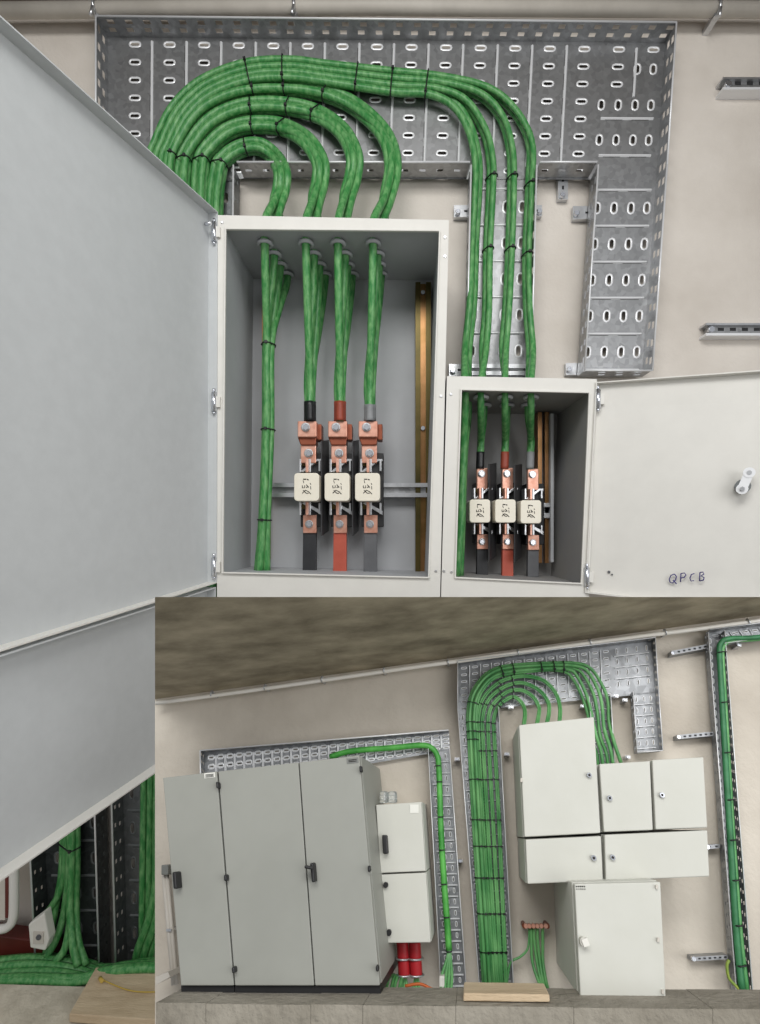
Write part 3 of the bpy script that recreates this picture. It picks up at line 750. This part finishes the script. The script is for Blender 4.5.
# main tray
itray([(458,664),(652,641),(655,693),(458,712)],196,50,[(x,y,2.3,.45) for x in fr_(6,150,11) for y in fr_(5,48,7)]+[(x,y,.45,2.1) for x in (160,170,180,190) for y in (6,16,27,38)],[(x+5.5,3,x+5.5,46) for x in fr_(6,148,11)]+[(157,y,192,y) for y in (11,22,33)],'TRL','wide perforated tray with nested cable loops above the white cabinets')
itray([(630,694),(655,692),(659,752),(634,754)],26,60,[(x,y,.45,2.1) for x in (6,14,21) for y in fr_(6,58,11)],[(2,y,23,y) for y in fr_(11.5,58,11)],'LRB','short vertical tray stub hanging empty at the right of the wide tray')
itray([(587,699),(608,697),(612,768),(592,768)],21,70,[(x,y,.45,2.1) for x in (5,15) for y in fr_(6,68,11)],[(2,y,19,y) for y in fr_(11.5,68,11)],'LR','short vertical tray carrying cables to the square white cabinet')
itray([(458,712),(498,709),(513,992),(480,992)],38,280,[(x,y,.45,2.1) for x in (4,11,19,27,34) for y in fr_(6,276,11.2)],[(2,y,36,y) for y in fr_(11.8,276,11.2)],'LR','long vertical tray full of green cables left of the white cabinets')
itray([(706,633),(800,621),(803,635),(718,647)],84,16,[(x,y,2.3,.45) for x in fr_(6,80,9) for y in (4,10)],[(x+4.5,2,x+4.5,13) for x in fr_(6,76,9)],'TB','upper horizontal run of the far right tray under the conduit')
itray([(704,636),(720,634),(746,992),(730,992)],12,358,[(x,y,.45,2.1) for x in (4,) for y in fr_(6,355,8)],[],'LR','tall far right vertical tray holding a dark green cable')
# struts
for (x0,y0,x1,y1,l) in ((671,653,708,646,'topmost of the stub rails left of the far right tray'),(677,737,714,733.5,'second stub rail down, above the white cabinets'),(706,847,720,846,'short stub rail beside the wide white cabinet'),(692,959,728,957,'lowest stub rail near the kerb')):
    mb=MB(); mb.prism(I_,[(x0,y0+2.2),(x1,y1+2.2),(x1,y1-2),(x0,y0-2)],.0,.012,'galv_in')
    n_=int((x1-x0)/5)
    for k in range(n_):
        t=(k+.5)/n_; x=x0+(x1-x0)*t; y=y0+(y1-y0)*t; mb.prism(I_,[(x-1.2,y+.9),(x+1.2,y+.9),(x+1.2,y-.7),(x-1.2,y-.7)],.012,.0123,'dark')
    mb.disc(I_,x0+2,y0,.012,.015,.002,'zinc',6)
    thing('strut_rail','short slotted steel rail, '+l,'rail',mb)
for (x,y,l) in ((511,707,'under the nested loops'),(583,706,'left of the short cable-carrying tray'),(616,696,'hanging from the wide tray'),(625,700,'beside the empty tray stub'),(628,757,'at the foot of the empty tray stub'),(457,759,'between the two left vertical trays, upper'),(507,754,'right of the loops, beside the tall white cabinet'),(460,861,'between the two left vertical trays, lower'),(435,737+16,'at the corner of the left tray'),(739,645,'under the far right horizontal run')):
    mb=MB(); mb.rect(I_,x-2.5,y-1.5,x+2.5,y+1.5,0,.012,'steel'); mb.disc(I_,x,y,.012,.015,.0016,'zinc',6); thing('mounting_bracket','tiny steel bracket '+l,'bracket',mb)

# cabinets
def icab(q,h0,h1,mt='white_in'):
    mb=MB(); mb.prism(I_,[q[3],q[2],q[1],q[0]],h0,h1,mt); return mb
def shrink(q,d):
    cx=sum(p[0] for p in q)/4; cy=sum(p[1] for p in q)/4
    return [(p[0]+(d if p[0]<cx else -d),p[1]+(d if p[1]<cy else -d)) for p in q]
def rrect_lock(px,py,h,r=.0021):
    mb=MB(); mb.disc(I_,px,py,h,h+.003,r,'zinc',16); mb.disc(I_,px,py,h+.003,h+.0034,r*.5,'ink',8); return mb
def whitecab(q,h,label,lock=None,handle=None,extra=()):
    kids=[]
    door=MB(); door.prism(I_,[shrink(q,.5)[i] for i in (3,2,1,0)],h-.009,h,'white_in')
    if lock: kids.append(Part('lock',rrect_lock(lock[0],lock[1],h)))
    kids+=list(extra)
    parts=[Part('cabinet_body',icab(q,0,h-.011) if False else icab([(VX+(x-VX)*(.6-h+.011)/(.6-h),VY+(y-VY)*(.6-h+.011)/(.6-h)) if False else (x,y) for x,y in q],0,h-.011),bevel=.0005),Part('door',door,kids,bevel=.0008)]
    # the body stands behind the door with the same outline
    parts[0].mb=MB(); b=[J(x,y,h) for x,y in q]
    parts[0].mb.hexa([I_.off(p,-h) for p in b][::-1],[I_.off(p,-.011) for p in b][::-1],'white_in')
    thing('wall_cabinet',label,'cabinet',parts)
hw=.085
def hpin(x,y,h): 
    mb=MB(); mb.rect(I_,x-1,y-2,x+1,y+2,h,h+.002,'pipe'); return Part('hinge',mb)
whitecab([(518.5,724.5),(594.5,716.5),(601,833.5),(524,837.5)],hw,'tallest white wall cabinet of the cluster, with green cables entering its top',(589.5,775),extra=[hpin(521.5,780,hw)])
whitecab([(525,839),(601.5,835.5),(603.5,881.5),(527,884.5)],hw,'low white wall cabinet directly beneath the tallest one',(594,858))
whitecab([(599,763.5),(650.5,760.5),(653.5,830.5),(603.5,832.5)],hw,'white wall cabinet between the tallest and the rightmost ones, small lock at left',(610,798))
whitecab([(651.8,759.5),(704,756.5),(708,828),(655.3,830)],hw,'rightmost white wall cabinet in the middle row, lock at its left',(662.5,795))
whitecab([(604,834.3),(708,829.7),(710,877),(605.5,881.3)],hw,'wide low white wall cabinet beneath the two square ones',(613,857.5))
# floor cabinet
q=[(574,883.5),(661,881.5),(666.5,999),(580,999)]; h=.115
knob=MB(); knob.disc(I_,584,942.5,h,h+.006,.0028,'plug',12); c=J(584,942.5,h+.006); d=J(588,941,h+.006)-c
knob.box(c+d*.3,d*.7,d.cross(I_.u).normalized()*.0022,I_.u*.002,'plug')
tx=MB()
for k in range(5): tx.tube([J(576+k*2,886.5,h+.0004),J(577+k*2,886.3,h+.0004)],.0005,'ink',4); tx.tube([J(576.5+k*2,889.2,h+.0004),J(577.3+k*2,889,h+.0004)],.0004,'ink',4)
whitecab(q,h,'white floor cabinet standing on the kerb below the wall cabinets',extra=[Part('handle',knob),Part('printed_marks',tx),hpin(657,887,h),hpin(658.5,940,h),hpin(663,992,h)])

# big grey cabinets
hg=.12
def gcab(q,label,doors,fit,plinth):
    b=[J(x,y,hg) for x,y in q]; body=MB(); body.hexa([I_.off(p,-hg+.004) for p in b][::-1],[I_.off(p,-.008) for p in b][::-1],'grey2')
    parts=[Part('cabinet_body',body,bevel=.0006)]
    for dq,kids in doors:
        d=MB(); d.prism(I_,[shrink(dq,.35)[i] for i in (3,2,1,0)],hg-.007,hg,'grey2'); parts.append(Part('door',d,kids,bevel=.0006))
    if plinth:
        p=MB(); p.prism(I_,plinth[::-1],.01,hg-.004,'black',ref=hg-.004); parts.append(Part('plinth',p))
    thing('floor_cabinet',label,'cabinet',parts+fit)
def blk(x,y,w,hh,name='hinge',lean=.08,dep=.006,h=None):
    h=h or hg
    mb=MB(); mb.prism(I_,[(x-w+lean*hh,y+hh),(x+w+lean*hh,y+hh),(x+w-lean*hh,y-hh),(x-w-lean*hh,y-hh)],h,h+dep,'black'); return Part(name,mb,bevel=.001)
handleL=blk(174.3,880.5,1.9,8.5,'handle',.08,.01)
st=MB(); st.prism(I_,[(204.5,778.5),(215,777.3),(214.8,772.3),(204,773.4)],hg,hg+.0006,'sticker')
mk=MB()
for k in range(3): mk.tube([J(205.5,774.8+k*1.2,hg+.001),J(213.5,774+k*1.2,hg+.001)],.00025,'ink',4)
gcab([(162.5,777.5),(217,771),(234,986),(180.5,986)],'narrow grey floor cabinet at the left with a black handle',
     [([(162.5,777.5),(217,771),(234,986),(180.5,986)],[handleL,Part('sticker',st,[Part('printed_lines',mk)])])],[],[(181,985.5),(234,985.5),(234.5,994.5),(181.5,994.5)])
hx=MB(); hx.prism(I_,[(311.5,882.5),(314.8,882.3),(313.2,863),(309.7,863)],hg,hg+.009,'black'); hx.prism(I_,[(304,868.5),(312,870),(312,866.5),(304,865.3)],hg+.009,hg+.014,'black')
st=MB(); st.prism(I_,[(347,763.8),(358.6,762.5),(358.2,757.2),(346.4,758.5)],hg,hg+.0006,'greyplate')
mk=MB()
for k in range(2): mk.tube([J(348.5,760.2+k*1.6,hg+.001),J(356.5,759.3+k*1.6,hg+.001)],.0003,'ink',4)
gcab([(217.8,771),(359.5,755),(380,986),(234.6,986)],'wide grey double-door floor cabinet beside the small wall cabinets',
     [([(217.8,771),(298.5,762),(314.3,986),(234.6,986)],[]),([(298.9,762),(359.5,755),(380,986),(314.7,986)],[Part('handle',hx,bevel=.001),Part('name_plate',st,[Part('printed_lines',mk)])])],
     [blk(217,785,1.3,3.3),blk(225,878,1.5,3.2),blk(233,970.5,1.6,3.2),blk(360.5,769,1.3,3.2),blk(368.8,869,1.3,3.2),blk(377,969,1.4,3.2)],[(235,985.5),(380,985.5),(380.8,994.5),(235,994.5)])

# small cabinets on the wall beside them
hs=.062
def scab(q,label,kids):
    b=[J(x,y,hs) for x,y in q]; body=MB(); body.hexa([I_.off(p,-hs) for p in b][::-1],[I_.off(p,-.007) for p in b][::-1],'white_in')
    d=MB(); d.prism(I_,[shrink(q,.4)[i] for i in (3,2,1,0)],hs-.006,hs,'white_in')
    thing('wall_cabinet',label,'cabinet',[Part('cabinet_body',body,bevel=.0005),Part('door',d,kids,bevel=.0007)])
pl=MB(); pl.rect(I_,410,804.5,418.5,813,hs,hs+.0005,'sticker')
scab([(375.5,804.5),(421.5,801.5),(426,871.5),(380,873.5)],'upper small white cabinet with a long black handle beside the big grey cabinet',[blk(384.8,844.5,2.4,9.5,'handle',.06,.008,hs),Part('sticker',pl)])
k1=MB(); k1.disc(I_,385.4,885.2,hs,hs+.004,.0022,'black',12); k2=MB(); k2.disc(I_,388.6,933,hs,hs+.004,.0022,'black',12)
scab([(380.2,874.3),(426.2,872.3),(431,943),(384.5,943.5)],'lower small white cabinet with two round black locks',[Part('lock',k1),Part('lock',k2)])
for x,l in ((384.2,'left one of the pair'),(392.8,'right one of the pair')):
    mb=MB(); base=J(x,803,hs-.02); top=J(x-.3,791.5,hs-.02); ax=top-base
    prof=[(0,.0035),(.08,.0046),(.3,.0047),(.34,.0042),(.4,.0047),(.62,.0047),(.66,.0042),(.72,.0046),(.92,.0044),(1,.003)]
    mb.tube([base+ax*t for t,_ in prof],[r for _,r in prof],'glass',14)
    thing('glass_insulator','clear ribbed glass jar on top of the small cabinets, '+l,'jar',mb)
# red hoses
for x,l,y1 in ((402.5,'left',978),(414.5,'right',977)):
    pts=[];rr=[]
    n_=38
    for k in range(n_+1):
        t=k/n_; pts.append(J(x+t*2,942+t*35,.035)); rr.append(.0050+(.0006 if k%2 else 0))
    mb=MB(); mb.tube(pts,rr,'redhose',12)
    tail=MB()
    for d in (-2,0,2): tail.tube(smooth_path([J(x+1.5+d*.4,975,.034),J(x+2+d,983,.034),J(x+1+d*2,992,.036)]),.0012,'green_in',6)
    cl=[]
    for yy in (958.5,975):
        c=J(x+(yy-942)/17.5,yy,.035); m=MB(); m.tube([c+(Vector((1,0,0))*math.cos(a)-I_.u*math.sin(a))*.0064 for a in [2*math.pi*k/14 for k in range(14)]],.0008,'steel',5,closed=True); cl.append(Part('hose_clamp',m))
    thing('red_conduit','red corrugated hose below the small cabinets, '+l+' one of two','hose',[Part('hose',mb),Part('wires',tail)]+cl)
# vertical pipes at the far left of the wider view
mb=MB(); mb.tube([J(164,874,.012),J(174,985,.012)],.0023,'pipe',8); m2=MB(); m2.tube([J(167,874,.012),J(177,985,.012)],.0018,'pipe',8)
bx=MB(); bx.rect(I_,161,865,168,875,0,.02,'greyplate'); c3=MB(); c3.rect(I_,166,929,171,931.5,0,.016,'steel')
thing('downpipe','grey switch box with two thin pipes down to the kerb at the far left','pipe',[Part('pipe',mb),Part('pipe',m2),Part('switch_box',bx,bevel=.001),Part('clip',c3)])
mb=MB(); mb.prism(I_,[(155.5,985),(170,977),(168,972),(155.5,977)],.0,.04,'pipe'); thing('duct_stub','short grey duct on the kerb by the narrow grey cabinet','duct',mb)

# cables of the wider view
def icable(label,pts,r=.0016,mt='green_in',sub=5,name='green_cable'):
    global LASTP; LASTP=smooth_path([J(*p) for p in pts],sub); mb=MB(); mb.tube(LASTP,r,mt,6); thing(name,label,'cable',mb)
icable('bright green cable from behind the big grey cabinets down the narrow tray',[(330,757,.016),(352,751,.016),(390,748,.016),(418,745.5,.016),(430,747,.016),(437,755,.016),(439,770,.016),(441,830,.016),(444,880,.016),(447,920,.016),(449,950,.016)],.0032,'green2')
for i,(x) in enumerate((442,446,449,452)):
    icable('light green strand splitting off the bright cable near the kerb, '+ORD[i]+' from the left',[(448+i*.6,940,.016),(448+i*.8,955,.018),(x,975,.024),(x-1,990,.03)],.0014,'green_in')
mb=MB(); mb.rect(I_,439,976,444.5,988,.01,.03,'plug'); thing('socket_box','tiny white socket by the kerb below the narrow tray','socket',mb,bevel=.001)
icable('thin orange cable lying on the kerb by the red hoses',[(405,986,.06),(420,984,.06),(432,989,.06),(440,990,.06)],.0011,'orange',name='orange_cable')
for i,x in enumerate((386,391,394,399)): icable('green cable looping onto the kerb between hoses and cabinet, '+ORD[i]+' from the left',[(x+8,975,.03),(x+3,978,.04),(x,990,.05)],.0015)
iE=[(483,992),(472,820),(467.5,740),(466.5,715),(470,694),(481,677),(494,668),(511,664)]
IT=[];IN=[[],[],[],[]]
iR=[[(548,663),(578,663.5),(592,670),(603,687),(608,702),(609,722),(614,742),(621,763)],
    [(548,665),(576,666),(588,672),(598,690),(602,706),(604,728),(610,748),(613,764)],
    [(548,667),(574,668.5),(584,676),(593,693),(597,710),(600,735),(606,752),(608,765)],
    [(548,668.5),(570,670),(578,678),(586,694),(591,712),(596,735),(601,752),(603,766)],
    [(548,670),(565,672),(573,679),(581,694),(588,715),(592,740),(597,755),(598,766)]]
for i in range(5):
    q=offset(iE,1.2+2.1*i); hh=(.015,.0185,.015,.0185,.015)[i]
    icable(f'green cable in the thick bundle over the white cabinets, {ORD[i]} from its outer edge',[(x,y,hh) for x,y in q]+[(x,y,hh+(.006 if k>5 else 0)) for k,(x,y) in enumerate(iR[i])],.0019); IT.append(LASTP)
ia=[[(494,992),(483,820),(478.5,740),(478.5,715),(484,697),(499,682.5),(515,677),(530,676.5),(545,681.5),(556,694),(560,708),(559.5,722)],
    [(498,992),(487.5,820),(483,740),(483,715),(489,699),(502,688),(516,683),(527,684),(540,691),(548,702),(549,712),(547,723)],
    [(502,992),(493,820),(488.5,740),(488.5,716),(494,703),(506,692.5),(515,690),(524,691),(534,698),(539,708),(538.5,716),(537,724)],
    [(506.5,992),(499,820),(494.5,740),(494,718),(499,706),(507,699),(513,697),(518,699),(523,705),(525,713),(524,725)]]
for k,a in enumerate(ia):
    for i,o in enumerate((-.9,.9)):
        icable(f'green cable of the {["largest","second","third","smallest"][k]} nested loop above the tallest white cabinet, {["outer","inner"][i]} strand',[(x,y,.015+.015*max(0,(j-len(a)+3)/2)) for j,(x,y) in enumerate(offset(a,o))],.0013); IN[k].append(LASTP)
for i,y in enumerate((704,722,733,745,779,810,841,873,905,938,965)):
    t=(y-700)/290; x=473+t*14
    tie_on(f'black tie across the thick vertical bundle left of the white cabinets, {ORD[i]} down',IT,x,y,.0019,I_,.00045)
    for k in range(4): tie_on(f'tiny black tie on the {["largest","second","third","smallest"][k]} loop left of the white cabinets, {ORD[i]} down',IN[k],x+9+5*k,y+1,.0013,I_,.0004)
for i,(x,y) in enumerate(((502,669),(515,670),(540,668),(552,667),(564,668))): tie_on(f'black tie on the thick bundle top above the loops, {ORD[i]} from the left',IT,x,y,.0019,I_,.0006)
for k in range(4):
    for i,(x,y) in enumerate(((502,686+6*k),(513,680+6*k))): tie_on(f'tiny black tie atop the {["largest","second","third","smallest"][k]} loop above the tallest white cabinet, {ORD[i]} from the left',IN[k],x,y,.0013,I_,.0004)
for i,(x,y) in enumerate(((439.5,782),(440.5,817),(442,850),(444,884),(446.5,917),(449,951),(438,766))): tie(f'small black tie on the bright green cable of the narrow tray, {ORD[i] if i<6 else "topmost"} '+('counting down' if i<6 else 'of all'),x,y,88,2.6,.016,.004,I_,.0005,False)
# far right cable
icable('dark green cable running down the far right tray',[(800,631,.02),(756,637.5,.02),(730,638.5,.02),(721,643,.02),(719.5,655,.02),(722,700,.02),(726,770,.02),(731,850,.02),(736,930,.02),(742,992,.02)],.0028,'green_dk')
icable('second green cable beside the dark one in the far right tray',[(800,633,.018),(756,639.5,.018),(732,641,.018),(724,646,.018),(722.5,656,.018),(725,700,.018),(729,770,.018),(734,850,.018),(740,930,.018),(747,992,.018)],.0020,'green_in')
for i,y in enumerate((653,703,753,800,840,880,925,965)): tie(f'small black tie in the far right tray, {ORD[i]} from the top',720+(y-650)*.062+1,y,86,4.2,.019,.005,I_,.0006,False)
icable('yellow-green wire curling at the foot of the far right tray',[(729,960,.02),(727,966,.02),(729,978,.02),(736,986,.02),(741,992,.02)],.0012,'yellowgreen',name='ground_wire')
# copper earth bar
bar=MB(); bar.prism(I_,[(524,928.5),(548,928),(548,924),(524,924.5)],.012,.016,'copperd')
bt=[]
for x in (526,529.5,533.5,537.5,541.5,546):
    m=MB(); m.disc(I_,x,926.2,.016,.021,.0019,'copper',8); bt.append(Part('bolt',m))
for x in (524.5,547.5):
    m=MB(); m.disc(I_,x,926.2,0,.017,.0022,'copperd',10); bt.append(Part('standoff',m))
thing('earth_bar','copper earthing bar on the wall left of the floor cabinet','busbar',[Part('bar',bar)]+bt)
for i,(x,x2,x3) in enumerate(((531,532.5,541),(534,537,543),(537.5,540,545),(542.5,543,548))):
    icable('green earth wire dropping from the copper bar to the kerb, '+ORD[i]+' from the left',[(x,928,.015),(x+.3,940,.014),(x2,962,.014),(x3-1,985,.02),(x3+3,993,.03)],.0014,'green_in',name='earth_wire')
icable('earth wire swinging left from the copper bar into the tray',[(529,928,.015),(529,940,.015),(527,950,.015),(520,957,.015),(511,962,.015),(508,975,.015),(507,985,.015)],.001,'green_in',name='earth_wire')
# plank on the kerb
hp0,hp1=.10,.135
f0=[J(463,1001.5,.137),J(550,1002.5,.137),J(549.5,994.5,.137),J(463.5,993,.137)]
mb=MB(); mb.hexa([I_.off(p,-.03) for p in f0],f0,'wood')
thing('wooden_plank','pale wooden plank lying on the kerb at the foot of the cable tray','plank',mb,bevel=.0008)

# ================================================================= camera, light
cam=bpy.data.cameras.new('camera'); co=bpy.data.objects.new('camera',cam); COL.objects.link(co)
cam.sensor_width=36; cam.lens=36*F/1024; cam.shift_x=(380-PX)/1024; cam.shift_y=(PY-512)/1024; cam.clip_start=.01
co.rotation_euler=(math.pi/2,0,0); bpy.context.scene.camera=co
w=bpy.data.worlds.new('world'); bpy.context.scene.world=w; w.use_nodes=True
nt=w.node_tree; bg=nt.nodes['Background']; tc=nt.nodes.new('ShaderNodeTexCoord'); sp=nt.nodes.new('ShaderNodeSeparateXYZ'); rp=nt.nodes.new('ShaderNodeValToRGB'); mr=nt.nodes.new('ShaderNodeMapRange')
nt.links.new(tc.outputs['Generated'],sp.inputs[0]); nt.links.new(sp.outputs['Z'],mr.inputs[0]); mr.inputs[1].default_value=-1; mr.inputs[2].default_value=1
nt.links.new(mr.outputs[0],rp.inputs[0]); nt.links.new(rp.outputs[0],bg.inputs[0])
rp.color_ramp.elements[0].color=(.25,.24,.22,1); rp.color_ramp.elements[1].color=(.85,.87,.9,1); bg.inputs[1].default_value=.62
def area(loc,target,sx,sy,pw,col=(1,1,1)):
    l=bpy.data.lights.new('lamp','AREA'); l.shape='RECTANGLE'; l.size=sx; l.size_y=sy; l.energy=pw; l.color=col
    o=bpy.data.objects.new('lamp',l); COL.objects.link(o); o.location=loc; o.rotation_euler=(Vector(target)-Vector(loc)).to_track_quat('-Z','Y').to_euler()
area((-.1,-.45,1.3),(.05,1.2,-.1),1.4,.6,22,(1,.99,.97))
area((.9,-.5,.35),(-.3,1.0,-.1),.9,.9,9,(1,1,1))  # fill light added from the right to brighten the open grey door
sc=bpy.context.scene; sc.view_settings.view_transform='Standard'; sc.view_settings.look='None'; sc.view_settings.exposure=0
sc.cycles.max_bounces=6
